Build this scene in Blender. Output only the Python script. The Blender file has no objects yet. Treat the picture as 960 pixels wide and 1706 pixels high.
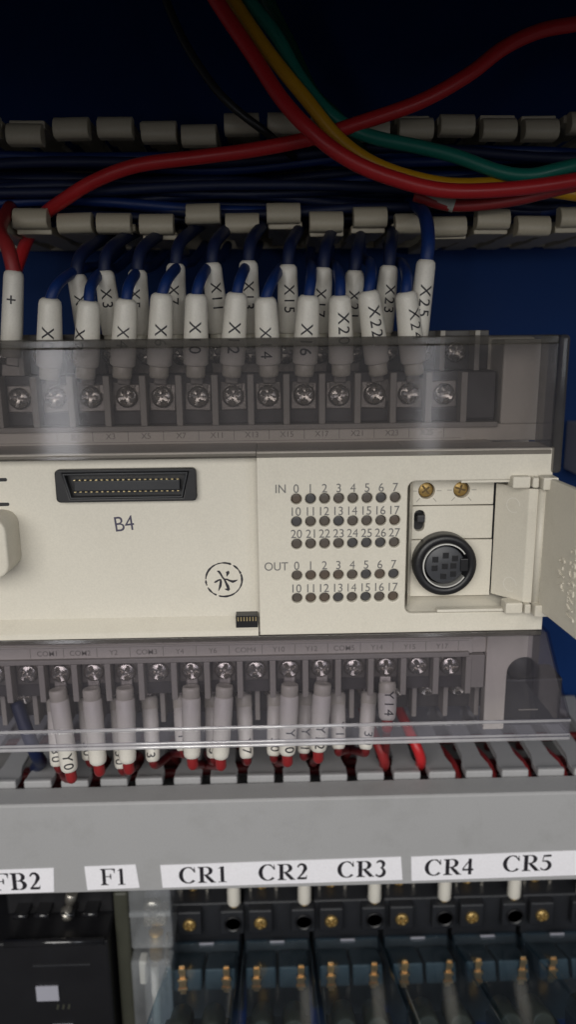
import bpy, bmesh, math, random
from mathutils import Vector, Matrix
random.seed(7)
MM = 0.001
scene = bpy.context.scene
COL = scene.collection

# ------------------------------------------------------------------ camera, world, lamps, exposure
PITCH, YAW, ROLL = math.radians(13.3), math.radians(1.3), math.radians(0.6)
CAM_DIST = 160.0
fw = Vector((math.sin(YAW)*math.cos(PITCH), math.cos(YAW)*math.cos(PITCH), -math.sin(PITCH)))
rt = Vector((math.cos(YAW), -math.sin(YAW), 0))
up = rt.cross(fw)
rt2 = rt*math.cos(ROLL) - up*math.sin(ROLL)
up2 = rt*math.sin(ROLL) + up*math.cos(ROLL)
cam_d = bpy.data.cameras.new('camera')
cam = bpy.data.objects.new('camera', cam_d); COL.objects.link(cam)
m = Matrix((rt2, up2, -fw)).transposed().to_4x4()
m.translation = Vector((0, -CAM_DIST*MM, 0))
cam.matrix_world = m
cam_d.sensor_fit = 'VERTICAL'; cam_d.sensor_height = 36.0
cam_d.lens = 1280.0/1706.0*36.0
cam_d.clip_start = 0.005; cam_d.clip_end = 10
cam_d.dof.use_dof = True; cam_d.dof.focus_distance = 0.171; cam_d.dof.aperture_fstop = 12.0
scene.camera = cam

world = bpy.data.worlds.new('World'); scene.world = world; world.use_nodes = True
bg = world.node_tree.nodes['Background']
bg.inputs['Color'].default_value = (0.95, 0.96, 1.0, 1); bg.inputs['Strength'].default_value = 0.055

def area(name, loc, target, size, power, col=(1, 1, 1), spread=180, sy=None):
    l = bpy.data.lights.new(name, 'AREA'); l.energy = power; l.color = col; l.size = size*MM
    if sy: l.shape = 'RECTANGLE'; l.size_y = sy*MM
    l.spread = math.radians(spread)
    o = bpy.data.objects.new(name, l); COL.objects.link(o)
    o.location = Vector(loc)*MM
    o.rotation_euler = (Vector(target)-Vector(loc)).to_track_quat('-Z', 'Y').to_euler()
    return o
area('ceiling_lamp', (-130, -700, 240), (0, 10, -60), 820, 6.3, (1.0, 0.975, 0.925), sy=470)
area('fill_lamp', (340, -520, 30), (10, 10, -80), 160, 0.3, (0.92, 0.95, 1.0))  # added fill from the right, stands for no known source
area('strip_lamp', (-205, -600, -55), (-20, 0, -20), 34, 0.11, (0.95, 0.95, 1.0), sy=150)
area('strip_lamp', (158, -600, -62), (20, 0, -20), 18, 0.032, (0.95, 0.95, 1.0), sy=120)

scene.view_settings.view_transform = 'Standard'
scene.view_settings.look = 'None'
scene.view_settings.exposure = 0.0
scene.view_settings.gamma = 1.0
scene.view_settings.use_curve_mapping = False
scene.cycles.transparent_max_bounces = 24
scene.cycles.max_bounces = 10

# ------------------------------------------------------------------ materials
def pm(name, col, rough=0.5, var=0.08, nscale=60.0, bump=0.0, bscale=900.0, metal=0.0, spec=0.5, dirt=None, dirt_amt=0.0, coat=0.0):
    mt = bpy.data.materials.new(name); mt.use_nodes = True
    nt = mt.node_tree; b = nt.nodes['Principled BSDF']
    tc = nt.nodes.new('ShaderNodeTexCoord')
    n = nt.nodes.new('ShaderNodeTexNoise'); n.inputs['Scale'].default_value = nscale; n.inputs['Detail'].default_value = 6
    nt.links.new(tc.outputs['Object'], n.inputs['Vector'])
    mx = nt.nodes.new('ShaderNodeMix'); mx.data_type = 'RGBA'
    mx.inputs[6].default_value = tuple(c*(1-var) for c in col)+(1,)
    mx.inputs[7].default_value = tuple(min(1, c*(1+var)) for c in col)+(1,)
    nt.links.new(n.outputs['Fac'], mx.inputs[0])
    out = mx.outputs[2]
    if dirt:
        n2 = nt.nodes.new('ShaderNodeTexNoise'); n2.inputs['Scale'].default_value = nscale*2.3; n2.inputs['Detail'].default_value = 9
        n2.inputs['Roughness'].default_value = 0.7
        nt.links.new(tc.outputs['Object'], n2.inputs['Vector'])
        rp = nt.nodes.new('ShaderNodeValToRGB'); rp.color_ramp.elements[0].position = 0.52; rp.color_ramp.elements[1].position = 0.75
        nt.links.new(n2.outputs['Fac'], rp.inputs['Fac'])
        ml = nt.nodes.new('ShaderNodeMath'); ml.operation = 'MULTIPLY'; ml.inputs[1].default_value = dirt_amt
        nt.links.new(rp.outputs['Color'], ml.inputs[0])
        m2 = nt.nodes.new('ShaderNodeMix'); m2.data_type = 'RGBA'
        m2.inputs[7].default_value = tuple(dirt)+(1,)
        nt.links.new(ml.outputs[0], m2.inputs[0]); nt.links.new(out, m2.inputs[6]); out = m2.outputs[2]
    ng = nt.nodes.new('ShaderNodeTexNoise'); ng.inputs['Scale'].default_value = 2600; ng.inputs['Detail'].default_value = 2
    nt.links.new(tc.outputs['Object'], ng.inputs['Vector'])
    gr = nt.nodes.new('ShaderNodeMapRange'); gr.inputs[1].default_value = 0.3; gr.inputs[2].default_value = 0.7
    gr.inputs[3].default_value = 0.96; gr.inputs[4].default_value = 1.04
    nt.links.new(ng.outputs['Fac'], gr.inputs[0])
    mg = nt.nodes.new('ShaderNodeMix'); mg.data_type = 'RGBA'; mg.blend_type = 'MULTIPLY'; mg.inputs[0].default_value = 1.0
    nt.links.new(out, mg.inputs[6]); nt.links.new(gr.outputs[0], mg.inputs[7]); out = mg.outputs[2]
    nt.links.new(out, b.inputs['Base Color'])
    rr = nt.nodes.new('ShaderNodeMapRange'); rr.inputs[3].default_value = max(0.02, rough-0.08); rr.inputs[4].default_value = min(1, rough+0.08)
    nt.links.new(n.outputs['Fac'], rr.inputs[0]); nt.links.new(rr.outputs[0], b.inputs['Roughness'])
    b.inputs['Metallic'].default_value = metal
    b.inputs['Specular IOR Level'].default_value = spec
    b.inputs['Coat Weight'].default_value = coat
    if bump:
        n3 = nt.nodes.new('ShaderNodeTexNoise'); n3.inputs['Scale'].default_value = bscale; n3.inputs['Detail'].default_value = 3
        nt.links.new(tc.outputs['Object'], n3.inputs['Vector'])
        bp = nt.nodes.new('ShaderNodeBump'); bp.inputs['Strength'].default_value = bump; bp.inputs['Distance'].default_value = 0.0002
        nt.links.new(n3.outputs['Fac'], bp.inputs['Height']); nt.links.new(bp.outputs['Normal'], b.inputs['Normal'])
    return mt

def clear(name, tint, rough=0.04, haze=0.05, hazecol=(0.5, 0.48, 0.5), ior=1.49):
    """see-through plastic: tinted transmission, fresnel gloss, a thin uneven diffuse veil"""
    mt = bpy.data.materials.new(name); mt.use_nodes = True
    nt = mt.node_tree; nt.nodes.remove(nt.nodes['Principled BSDF']); o = nt.nodes['Material Output']
    tr = nt.nodes.new('ShaderNodeBsdfTransparent'); tr.inputs['Color'].default_value = tuple(tint)+(1,)
    df = nt.nodes.new('ShaderNodeBsdfDiffuse'); df.inputs['Color'].default_value = tuple(hazecol)+(1,)
    tc = nt.nodes.new('ShaderNodeTexCoord')
    n = nt.nodes.new('ShaderNodeTexNoise'); n.inputs['Scale'].default_value = 55; n.inputs['Detail'].default_value = 8; n.inputs['Roughness'].default_value = 0.65
    nt.links.new(tc.outputs['Object'], n.inputs['Vector'])
    mr = nt.nodes.new('ShaderNodeMapRange'); mr.inputs[1].default_value = 0.3; mr.inputs[2].default_value = 0.8
    mr.inputs[3].default_value = haze*0.6; mr.inputs[4].default_value = haze*1.7
    nt.links.new(n.outputs['Fac'], mr.inputs[0])
    m1 = nt.nodes.new('ShaderNodeMixShader')
    nt.links.new(mr.outputs[0], m1.inputs[0]); nt.links.new(tr.outputs[0], m1.inputs[1]); nt.links.new(df.outputs[0], m1.inputs[2])
    gl = nt.nodes.new('ShaderNodeBsdfGlossy'); gl.inputs['Roughness'].default_value = rough
    fr = nt.nodes.new('ShaderNodeFresnel'); fr.inputs['IOR'].default_value = ior
    ge = nt.nodes.new('ShaderNodeNewGeometry')
    iv = nt.nodes.new('ShaderNodeMath'); iv.operation = 'SUBTRACT'; iv.inputs[0].default_value = 1.0
    nt.links.new(ge.outputs['Backfacing'], iv.inputs[1])
    ml = nt.nodes.new('ShaderNodeMath'); ml.operation = 'MULTIPLY'
    nt.links.new(fr.outputs[0], ml.inputs[0]); nt.links.new(iv.outputs[0], ml.inputs[1])
    m2 = nt.nodes.new('ShaderNodeMixShader')
    nt.links.new(ml.outputs[0], m2.inputs[0]); nt.links.new(m1.outputs[0], m2.inputs[1]); nt.links.new(gl.outputs[0], m2.inputs[2])
    nt.links.new(m2.outputs[0], o.inputs['Surface'])
    return mt

M = {}
M['beige'] = pm('beige_plastic', (0.645, 0.608, 0.525), 0.5, 0.05, 25, 0.06, 2500, dirt=(0.36, 0.32, 0.25), dirt_amt=0.24)
M['beige_in'] = pm('beige_inner_plastic', (0.655, 0.62, 0.54), 0.45, 0.04, 40, 0.04, 2500, dirt=(0.38, 0.34, 0.26), dirt_amt=0.10)
M['print'] = pm('grey_print', (0.16, 0.155, 0.15), 0.6, 0.15, 300)
M['faint'] = pm('faint_print', (0.30, 0.28, 0.24), 0.6, 0.15, 300)
M['ink'] = pm('black_ink', (0.018, 0.016, 0.022), 0.5, 0.3, 900)
M['violet_ink'] = pm('violet_black_ink', (0.055, 0.05, 0.085), 0.55, 0.3, 900)
M['led'] = pm('unlit_lamp', (0.085, 0.072, 0.062), 0.35, 0.35, 160)
M['led_brown'] = pm('unlit_lamp_brown', (0.092, 0.070, 0.055), 0.35, 0.35, 160)
M['led_dark'] = pm('unlit_lamp_dark', (0.06, 0.058, 0.06), 0.35, 0.35, 160)
M['black'] = pm('black_plastic', (0.010, 0.010, 0.012), 0.40, 0.2, 80, 0.05, 1500)
M['socket_black'] = pm('socket_black', (0.020, 0.021, 0.025), 0.42, 0.3, 120, 0.05, 1500)
M['dark'] = pm('dark_terminal_plastic', (0.075, 0.070, 0.066), 0.5, 0.25, 120)
M['divider'] = pm('divider_plastic', (0.34, 0.32, 0.28), 0.5, 0.1, 120)
M['tab'] = pm('charcoal_plastic', (0.035, 0.035, 0.040), 0.55, 0.2, 120)
M['steel'] = pm('nickel_screw', (0.52, 0.49, 0.44), 0.27, 0.2, 700, 0.15, 2500, metal=0.85)
M['clamp'] = pm('tarnished_clamp', (0.30, 0.28, 0.25), 0.4, 0.3, 600, 0.15, 2500, metal=0.7)
M['brass'] = pm('brass', (0.40, 0.27, 0.10), 0.42, 0.25, 700, 0.2, 3000, metal=0.7)
M['brass_dark'] = pm('dark_brass', (0.13, 0.085, 0.035), 0.5, 0.3, 700, metal=0.5)
M['gold'] = pm('gold_contact', (0.85, 0.68, 0.36), 0.3, 0.1, 500, metal=0.8)
M['copper'] = pm('copper_contact', (0.95, 0.52, 0.27), 0.33, 0.25, 900, 0.2, 3000, metal=0.75)
M['silver'] = pm('bright_ring', (0.85, 0.84, 0.80), 0.35, 0.06, 500, metal=0.6)
M['duct_beige'] = pm('duct_beige', (0.50, 0.45, 0.345), 0.45, 0.08, 60, 0.05, 1500, dirt=(0.25, 0.21, 0.15), dirt_amt=0.25)
M['duct_grey'] = pm('duct_grey', (0.358, 0.358, 0.366), 0.55, 0.04, 30, 0.10, 2200, dirt=(0.22, 0.22, 0.21), dirt_amt=0.32)
M['blue'] = pm('blue_panel_paint', (0.0018, 0.021, 0.10), 0.65, 0.1, 40, 0.08, 900, spec=0.15)
M['roofmat'] = pm('grey_sheet_steel', (0.10, 0.10, 0.11), 0.6, 0.1, 40)
M['grey'] = pm('grey_module_plastic', (0.36, 0.36, 0.42), 0.5, 0.05, 40)
M['sleeve'] = pm('white_sleeve', (0.72, 0.69, 0.625), 0.42, 0.05, 120, 0.05, 1200, dirt=(0.42, 0.38, 0.30), dirt_amt=0.2)
M['boot'] = pm('crimp_boot', (0.55, 0.52, 0.44), 0.35, 0.06, 120)
M['sticker'] = pm('white_label_tape', (0.87, 0.86, 0.91), 0.45, 0.02, 120)
M['stickeredge'] = M['sticker']
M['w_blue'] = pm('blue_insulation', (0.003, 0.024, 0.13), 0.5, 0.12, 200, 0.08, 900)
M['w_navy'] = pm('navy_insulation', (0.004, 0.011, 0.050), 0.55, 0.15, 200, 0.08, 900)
M['w_red'] = pm('red_insulation', (0.50, 0.018, 0.022), 0.38, 0.1, 150, 0.08, 900)
M['w_dred'] = pm('dull_red_insulation', (0.27, 0.018, 0.02), 0.5, 0.15, 200, 0.08, 900)  # on the output wires, red darkened for the shade they stand in
M['w_red_shade'] = pm('shaded_red_insulation', (0.14, 0.010, 0.012), 0.5, 0.2, 200, 0.08, 900)  # red insulation with shade put into the colour
M['w_yellow'] = pm('yellow_insulation', (0.55, 0.28, 0.006), 0.4, 0.1, 150, 0.08, 900)
M['w_green'] = pm('green_insulation', (0.006, 0.17, 0.125), 0.4, 0.1, 150, 0.08, 900)
M['w_dgreen'] = pm('dark_green_insulation', (0.004, 0.055, 0.035), 0.45, 0.1, 150, 0.08, 900)
M['w_black'] = pm('black_insulation', (0.012, 0.012, 0.013), 0.4, 0.1, 150)
M['shrink'] = pm('pale_sleeve', (0.36, 0.37, 0.33), 0.3, 0.25, 250)
M['smoke'] = clear('smoked_cover', (0.76, 0.745, 0.755), 0.085, 0.05, (0.42, 0.41, 0.43))
M['smoke_rim'] = clear('smoked_cover_rim', (0.50, 0.49, 0.49), 0.10, 0.12, (0.30, 0.28, 0.25))
M['tint'] = clear('tinted_cover', (0.805, 0.79, 0.825), 0.05, 0.034, (0.45, 0.44, 0.48))
M['tint_rim'] = clear('tinted_cover_rim', (0.84, 0.83, 0.86), 0.08, 0.08, (0.55, 0.54, 0.60))
M['bead'] = clear('edge_highlight', (0.84, 0.83, 0.87), 0.06, 0.42, (0.82, 0.81, 0.82), 2.6)  # white diffuse share paints the bright highlight lines along the rim
M['side_clear'] = clear('clear_side', (0.80, 0.79, 0.82), 0.08, 0.004, (0.4, 0.4, 0.43))
M['relaycase'] = clear('relay_case', (0.74, 0.84, 0.90), 0.12, 0.05, (0.24, 0.31, 0.38))
M['fusecase'] = clear('fuse_case', (0.86, 0.87, 0.88), 0.06, 0.19, (0.62, 0.64, 0.66))  # strong pale haze stands in for white highlights on the case
M['relay_inner'] = pm('blue_grey_plastic', (0.065, 0.088, 0.105), 0.4, 0.2, 200)
M['relay_coil'] = pm('coil_tape', (0.05, 0.045, 0.03), 0.4, 0.3, 200)
M['port_grey'] = pm('port_grey', (0.046, 0.048, 0.055), 0.45, 0.15, 150)
M['gloss_black'] = pm('gloss_black', (0.012, 0.012, 0.014), 0.14, 0.1, 80, spec=0.8)
M['olive'] = pm('olive_plastic', (0.045, 0.046, 0.034), 0.5, 0.2, 100)

# ------------------------------------------------------------------ mesh helpers (all in millimetres)
def to_mesh(bm, name, smooth=False):
    me = bpy.data.meshes.new(name)
    for v in bm.verts: v.co *= MM
    bmesh.ops.recalc_face_normals(bm, faces=bm.faces[:])
    if smooth:
        for f in bm.faces: f.smooth = True
    bm.to_mesh(me); bm.free()
    return me

def link(me, name, mat, parent=None, loc=(0, 0, 0), rot=None):
    o = bpy.data.objects.new(name, me); COL.objects.link(o)
    if mat is not None:
        if len(me.materials) == 0: me.materials.append(M[mat])
        elif me.materials[0] != M[mat]:
            o.material_slots[0].link = 'OBJECT'; o.material_slots[0].material = M[mat]
    if parent is not None: o.parent = parent
    o.location = Vector(loc)*MM
    if rot: o.rotation_euler = rot
    return o

def tag(o, label, cat, group=None, kind=None):
    if label: o['label'] = label
    if cat: o['category'] = cat
    if group: o['group'] = group
    if kind: o['kind'] = kind
    return o

def thing(name, label, cat, loc=(0, 0, 0), group=None):
    o = bpy.data.objects.new(name, None); COL.objects.link(o); o.location = Vector(loc)*MM
    o.empty_display_size = 0.005
    return tag(o, label, cat, group)

def add_box(bm, x0, x1, y0, y1, z0, z1, bev=0.0, seg=2):
    b = bmesh.new()
    bmesh.ops.create_cube(b, size=1.0)
    for v in b.verts:
        v.co = Vector(((x0+x1)/2+v.co.x*(x1-x0), (y0+y1)/2+v.co.y*(y1-y0), (z0+z1)/2+v.co.z*(z1-z0)))
    if bev: bmesh.ops.bevel(b, geom=b.edges[:], offset=bev, segments=seg, affect='EDGES', profile=0.5)
    merge(bm, b)

def merge(bm, b, mat=None):
    mp = {}
    for v in b.verts: mp[v] = bm.verts.new(mat @ v.co if mat else v.co)
    for f in b.faces:
        try: nf = bm.faces.new([mp[v] for v in f.verts]); nf.smooth = f.smooth
        except ValueError: pass
    b.free()

def box(name, mat, parent, x0, x1, y0, y1, z0, z1, bev=0.0, seg=2):
    bm = bmesh.new(); add_box(bm, x0, x1, y0, y1, z0, z1, bev, seg)
    return link(to_mesh(bm, name), name, mat, parent)

def add_lathe(bm, prof, n=20, axis='Z', c=(0, 0, 0), cap=True):
    """prof: list of (radius, height); closed with end caps"""
    rings = []
    for r, h in prof:
        ring = []
        for i in range(n):
            a = 2*math.pi*i/n
            x, y = r*math.cos(a), r*math.sin(a)
            p = {'Z': (x, y, h), 'Y': (x, h, y), 'X': (h, x, y)}[axis]
            ring.append(bm.verts.new(Vector(p)+Vector(c)))
        rings.append(ring)
    for a, b in zip(rings, rings[1:]):
        for i in range(n):
            f = bm.faces.new((a[i], a[(i+1) % n], b[(i+1) % n], b[i])); f.smooth = True
    if cap:
        bm.faces.new(rings[0][::-1]); bm.faces.new(rings[-1])

def lathe(name, mat, parent, prof, n=24, axis='Z', loc=(0, 0, 0), rot=None, cap=True):
    bm = bmesh.new(); add_lathe(bm, prof, n, axis, cap=cap)
    return link(to_mesh(bm, name), name, mat, parent, loc, rot)

def smooth_path(pts, n=8):
    P = [Vector(p) for p in pts]
    P = [P[0]*2-P[1]] + P + [P[-1]*2-P[-2]]
    out = []
    for i in range(1, len(P)-2):
        for k in range(n):
            t = k/n
            a, b, c, d = P[i-1], P[i], P[i+1], P[i+2]
            out.append(0.5*((2*b)+(c-a)*t+(2*a-5*b+4*c-d)*t*t+(3*b-a-3*c+d)*t**3))
    out.append(P[-2]); return out

def add_tube(bm, pts, r, n=12, sm=8):
    path = smooth_path(pts, sm) if sm else [Vector(p) for p in pts]
    rings = []; nrm = None
    for i, p in enumerate(path):
        t = (path[min(i+1, len(path)-1)]-path[max(i-1, 0)]).normalized()
        if nrm is None:
            nrm = t.orthogonal().normalized()
        nrm = (nrm - t*nrm.dot(t)).normalized()
        bn = t.cross(nrm)
        rr = r(i/(len(path)-1)) if callable(r) else r
        rings.append([bm.verts.new(p+nrm*rr*math.cos(2*math.pi*k/n)+bn*rr*math.sin(2*math.pi*k/n)) for k in range(n)])
    for a, b in zip(rings, rings[1:]):
        for k in range(n):
            f = bm.faces.new((a[k], a[(k+1) % n], b[(k+1) % n], b[k])); f.smooth = True
    bm.faces.new(rings[0][::-1]); bm.faces.new(rings[-1])

def tube(name, mat, parent, pts, r, n=12, sm=8):
    bm = bmesh.new(); add_tube(bm, pts, r, n, sm)
    return link(to_mesh(bm, name), name, mat, parent)

def curve_plate(name, mat, parent, outlines, y0, y1, bev=0.25):
    """flat plate in the XZ plane with holes, made from closed outlines; bevelled rim"""
    cu = bpy.data.curves.new(name, 'CURVE'); cu.dimensions = '2D'; cu.fill_mode = 'BOTH'
    cu.extrude = (y1-y0)/2-bev; cu.bevel_depth = bev; cu.bevel_resolution = 2; cu.offset = -bev
    for pl in outlines:
        s = cu.splines.new('POLY'); s.points.add(len(pl)-1)
        for p, q in zip(s.points, pl): p.co = (q[0], q[1], 0, 1)
        s.use_cyclic_u = True
    tmp = bpy.data.objects.new('tmp', cu); COL.objects.link(tmp)
    bpy.context.view_layer.update()
    me = bpy.data.meshes.new_from_object(tmp.evaluated_get(bpy.context.evaluated_depsgraph_get()))
    bpy.data.objects.remove(tmp)
    yc = (y0+y1)/2
    for v in me.vertices:
        x, z, d = v.co; v.co = Vector((x*MM, (yc-d)*MM, z*MM))
    me.materials.clear(); me.name = name
    return link(me, name, mat, parent)

def circle_pts(cx, cz, r, n=20): return [(cx+r*math.cos(2*math.pi*i/n), cz+r*math.sin(2*math.pi*i/n)) for i in range(n)]
def rrect(x0, x1, z0, z1, r, n=4):
    out = []
    for cx, cz, a0 in ((x1-r, z1-r, 0), (x0+r, z1-r, 90), (x0+r, z0+r, 180), (x1-r, z0+r, 270)):
        for k in range(n+1):
            a = math.radians(a0+90*k/n); out.append((cx+r*math.cos(a), cz+r*math.sin(a)))
    return out

_txt = {}
def text_raw(s, spacing=1.0, fat=0.006):
    """triangles of a word in 2D, scaled so that a capital letter is 1 high"""
    key = (s, spacing, fat)
    if key in _txt: return _txt[key]
    cu = bpy.data.curves.new('t', 'FONT'); cu.body = s; cu.size = 1; cu.space_character = spacing; cu.offset = 0.0 if '4' in s else fat
    tmp = bpy.data.objects.new('tmp', cu); COL.objects.link(tmp)
    bpy.context.view_layer.update()
    me = bpy.data.meshes.new_from_object(tmp.evaluated_get(bpy.context.evaluated_depsgraph_get()))
    bpy.data.objects.remove(tmp)
    vs = [(v.co.x, v.co.y) for v in me.vertices]; fs = [tuple(p.vertices) for p in me.polygons]
    bpy.data.meshes.remove(me)
    k = 1/0.729
    x0 = min(v[0] for v in vs); x1 = max(v[0] for v in vs)
    vs = [((v[0]-(x0+x1)/2)*k, v[1]*k) for v in vs]
    _txt[key] = (vs, fs, (x1-x0)*k); return _txt[key]

def add_text(bm, s, cx, cz, h, y, sx=1.0, rot=0.0, spacing=1.0):
    """word centred at cx with its foot at cz, on the plane Y = y, facing the viewer"""
    vs, fs, w = text_raw(s, spacing)
    c, sn = math.cos(rot), math.sin(rot)
    nv = [bm.verts.new((cx+(u*h*sx)*c-(v*h)*sn, y, cz+(u*h*sx)*sn+(v*h)*c)) for u, v in vs]
    for f in fs:
        try: bm.faces.new([nv[i] for i in f])
        except ValueError: pass

# ribbons: brush strokes of changing width on a plane
def add_ribbon(bm, pts, ws, tf, y):
    n = len(pts)
    L, R = [], []
    for i in range(n):
        a = Vector(pts[max(i-1, 0)]); b = Vector(pts[min(i+1, n-1)])
        t = (b-a).normalized(); nn = Vector((-t.y, t.x))
        w = ws[i] if isinstance(ws, (list, tuple)) else ws
        p = Vector(pts[i])
        for lst, sg in ((L, 1), (R, -1)):
            q = tf(p+nn*w*sg); lst.append(bm.verts.new((q[0], y, q[1])))
    for i in range(n-1): bm.faces.new((L[i], L[i+1], R[i+1], R[i]))

def arc(cx, cz, rx, rz, a0, a1, n=18):
    return [(cx+rx*math.cos(math.radians(a0+(a1-a0)*i/n)), cz+rz*math.sin(math.radians(a0+(a1-a0)*i/n))) for i in range(n+1)]
def arcw(a0, a1, thin, thick, n=18):
    return [thin+(thick-thin)*abs(math.cos(math.radians(a0+(a1-a0)*i/n)))**1.3 for i in range(n+1)]
T, K = 0.025, 0.088     # half widths of the thin and thick strokes
def serif(ch):
    """bold roman letter as strokes: (points, half widths), advance"""
    S = []
    def bar(x0, x1, z, w=T): S.append(([(x0, z), (x1, z)], w))
    def stem(x, z0, z1, w=K): S.append(([(x, z0), (x, z1)], w))
    if ch in 'FBR':
        stem(0.20, 0.02, 0.98); bar(0.02, 0.42, T) if ch != 'B' else None; bar(0.02, 0.30, 1-T)
        S.append(([(0.06, 0.05), (0.20, 0.09), (0.34, 0.05)], 0.03)); S.append(([(0.06, 0.95), (0.20, 0.92), (0.3, 0.95)], 0.03))
    if ch == 'F':
        bar(0.2, 0.76, 1-T); S.append(([(0.74, 0.99), (0.75, 0.72)], [0.05, 0.012])); S.append(([(0.56, 0.97), (0.72, 0.93)], [0.01, 0.045]))
        bar(0.2, 0.55, 0.52); S.append(([(0.55, 0.36), (0.54, 0.52), (0.55, 0.68)], [0.022, 0.045, 0.022])); return S, 0.83
    if ch == 'B':
        bar(0.02, 0.45, T); bar(0.2, 0.42, 0.52); bar(0.2, 0.40, 1-T)
        S.append((arc(0.38, 0.755, 0.21, 0.22, -90, 90), arcw(-90, 90, T, K)))
        S.append((arc(0.40, 0.275, 0.24, 0.25, -90, 90), arcw(-90, 90, T, K+0.008))); return S, 0.82
    if ch == 'R':
        bar(0.2, 0.40, 0.49); bar(0.2, 0.40, 1-T)
        S.append((arc(0.39, 0.735, 0.22, 0.24, -90, 90), arcw(-90, 90, T, K)))
        S.append(([(0.36, 0.50), (0.52, 0.28), (0.70, 0.03)], [0.06, 0.085, 0.085])); bar(0.60, 0.84, T); return S, 0.86
    if ch == 'C':
        S.append((arc(0.42, 0.5, 0.335, 0.485, 62, 318, 26), [w*1.0 for w in arcw(62, 318, 0.03, K+0.005, 26)]))
        S.append(([(0.70, 0.99), (0.71, 0.66)], [0.018, 0.028])); S.append(([(0.57, 0.93), (0.72, 0.70)], [0.03, 0.04])); return S, 0.83
    if ch == '1':
        stem(0.27, 0.03, 0.98, 0.082); bar(0.08, 0.46, T); S.append(([(0.08, 0.86), (0.2, 0.91), (0.33, 0.985)], [0.012, 0.03, 0.02])); return S, 0.56
    if ch == '2':
        S.append((arc(0.25, 0.70, 0.17, 0.26, 165, -20), [0.03+0.06*(i/18)**0.7 for i in range(19)]))
        S.append(([(0.41, 0.63), (0.30, 0.38), (0.07, 0.06)], [0.085, 0.055, 0.03])); S.append(([(0.05, 0.07), (0.25, 0.075), (0.46, 0.075)], [0.06, 0.075, 0.07]))
        S.append(([(0.45, 0.03), (0.49, 0.25)], [0.03, 0.012])); return S, 0.56
    if ch == '3':
        S.append((arc(0.23, 0.755, 0.16, 0.215, 155, -75), [0.03+0.05*math.sin(math.pi*i/18) for i in range(19)]))
        S.append((arc(0.22, 0.28, 0.20, 0.27, 82, -150), [0.03+0.055*math.sin(math.pi*i/18) for i in range(19)]))
        S.append(([(0.03, 0.10), (0.10, 0.10)], 0.055)); return S, 0.55
    if ch == '4':
        stem(0.36, 0.0, 0.99, 0.075); S.append(([(0.40, 0.97), (0.20, 0.65), (0.03, 0.33)], 0.03)); bar(0.02, 0.52, 0.30, 0.06); return S, 0.57
    if ch == '5':
        S.append(([(0.14, 0.92), (0.46, 0.93)], [0.06, 0.065])); S.append(([(0.13, 0.97), (0.08, 0.55)], 0.022))
        S.append((arc(0.19, 0.32, 0.22, 0.28, 115, -150), [0.03+0.055*math.sin(math.pi*min(1, i/16)) for i in range(19)]))
        S.append(([(0.03, 0.09), (0.10, 0.08)], 0.055)); return S, 0.55
    return S, 0.5

def add_serif(bm, word, x0, z0, h, width, y, slope=0.0):
    adv = [serif(c)[1] for c in word]; k = width/sum(adv)
    x = 0
    j = 0
    for c, a in zip(word, adv):
        for pts, ws in serif(c)[0]:
            add_ribbon(bm, pts, ws, lambda p, x=x: (x0+(x+p[0])*k, z0+p[1]*h+(x+p[0])*k*slope), y-0.004*(j % 7)); j += 1
        x += a
# ================================================================== SETTING
bp = box('back_panel', 'blue', None, -220, 240, 75, 78, -330, 260)
tag(bp, 'blue painted steel mounting panel behind the controller', 'panel', kind='structure')
_bm = bmesh.new(); add_box(_bm, -220, 240, -120, 74.5, 118, 121); add_box(_bm, -220, 240, -121.5, -120.05, 36, 121)  # added unseen roof, its drop lip set to shade the upper part
rf = link(to_mesh(_bm, 'shade_roof'), 'shade_roof', 'roofmat')
tag(rf, 'added sheet steel shade above the controller, out of view', 'roof', kind='structure')

# ================================================================== CONTROLLER
plc = thing('programmable_controller', 'cream plastic programmable controller with indicator rows, ports and clear terminal covers', 'controller', (0, 75, -45))
off = Vector((0, 75, -45))
def P(o):           # keep world placing under the controller's empty
    o.location = o.location - off*MM
    return o

XL = -82
# rear body carrying the terminal blocks
bm = bmesh.new()
add_box(bm, XL, 63.2, 24, 74.9, -88, -2, 0.8)
add_box(bm, XL, -2.95, 5.6, 30, -65.8, -24.8, 0.3); add_box(bm, -2.9, 28.9, 2.6, 30, -65.8, -24.85, 0.3); add_box(bm, 28.95, 50.2, 10.1, 30, -65.8, -24.8, 0.3); add_box(bm, 28.95, 60.25, 1.6, 10.05, -65.75, -61.5); add_box(bm, 28.95, 60.25, 1.6, 10.05, -31.4, -24.85)
hs = P(link(to_mesh(bm, 'housing'), 'housing', 'beige', plc))
# stepped decks at terminal depth
P(box('terminal_deck', 'beige', plc, XL, 63.0, 14.6, 24.2, -25.2, -21.3, 0.3))
P(box('terminal_deck', 'beige', plc, 52.6, 62.8, 13.8, 26, -21.35, -2.5, 0.5))
P(box('terminal_deck', 'beige', plc, XL, 52.3, 14.4, 24.3, -77.4, -65.9, 0.3))
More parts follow.
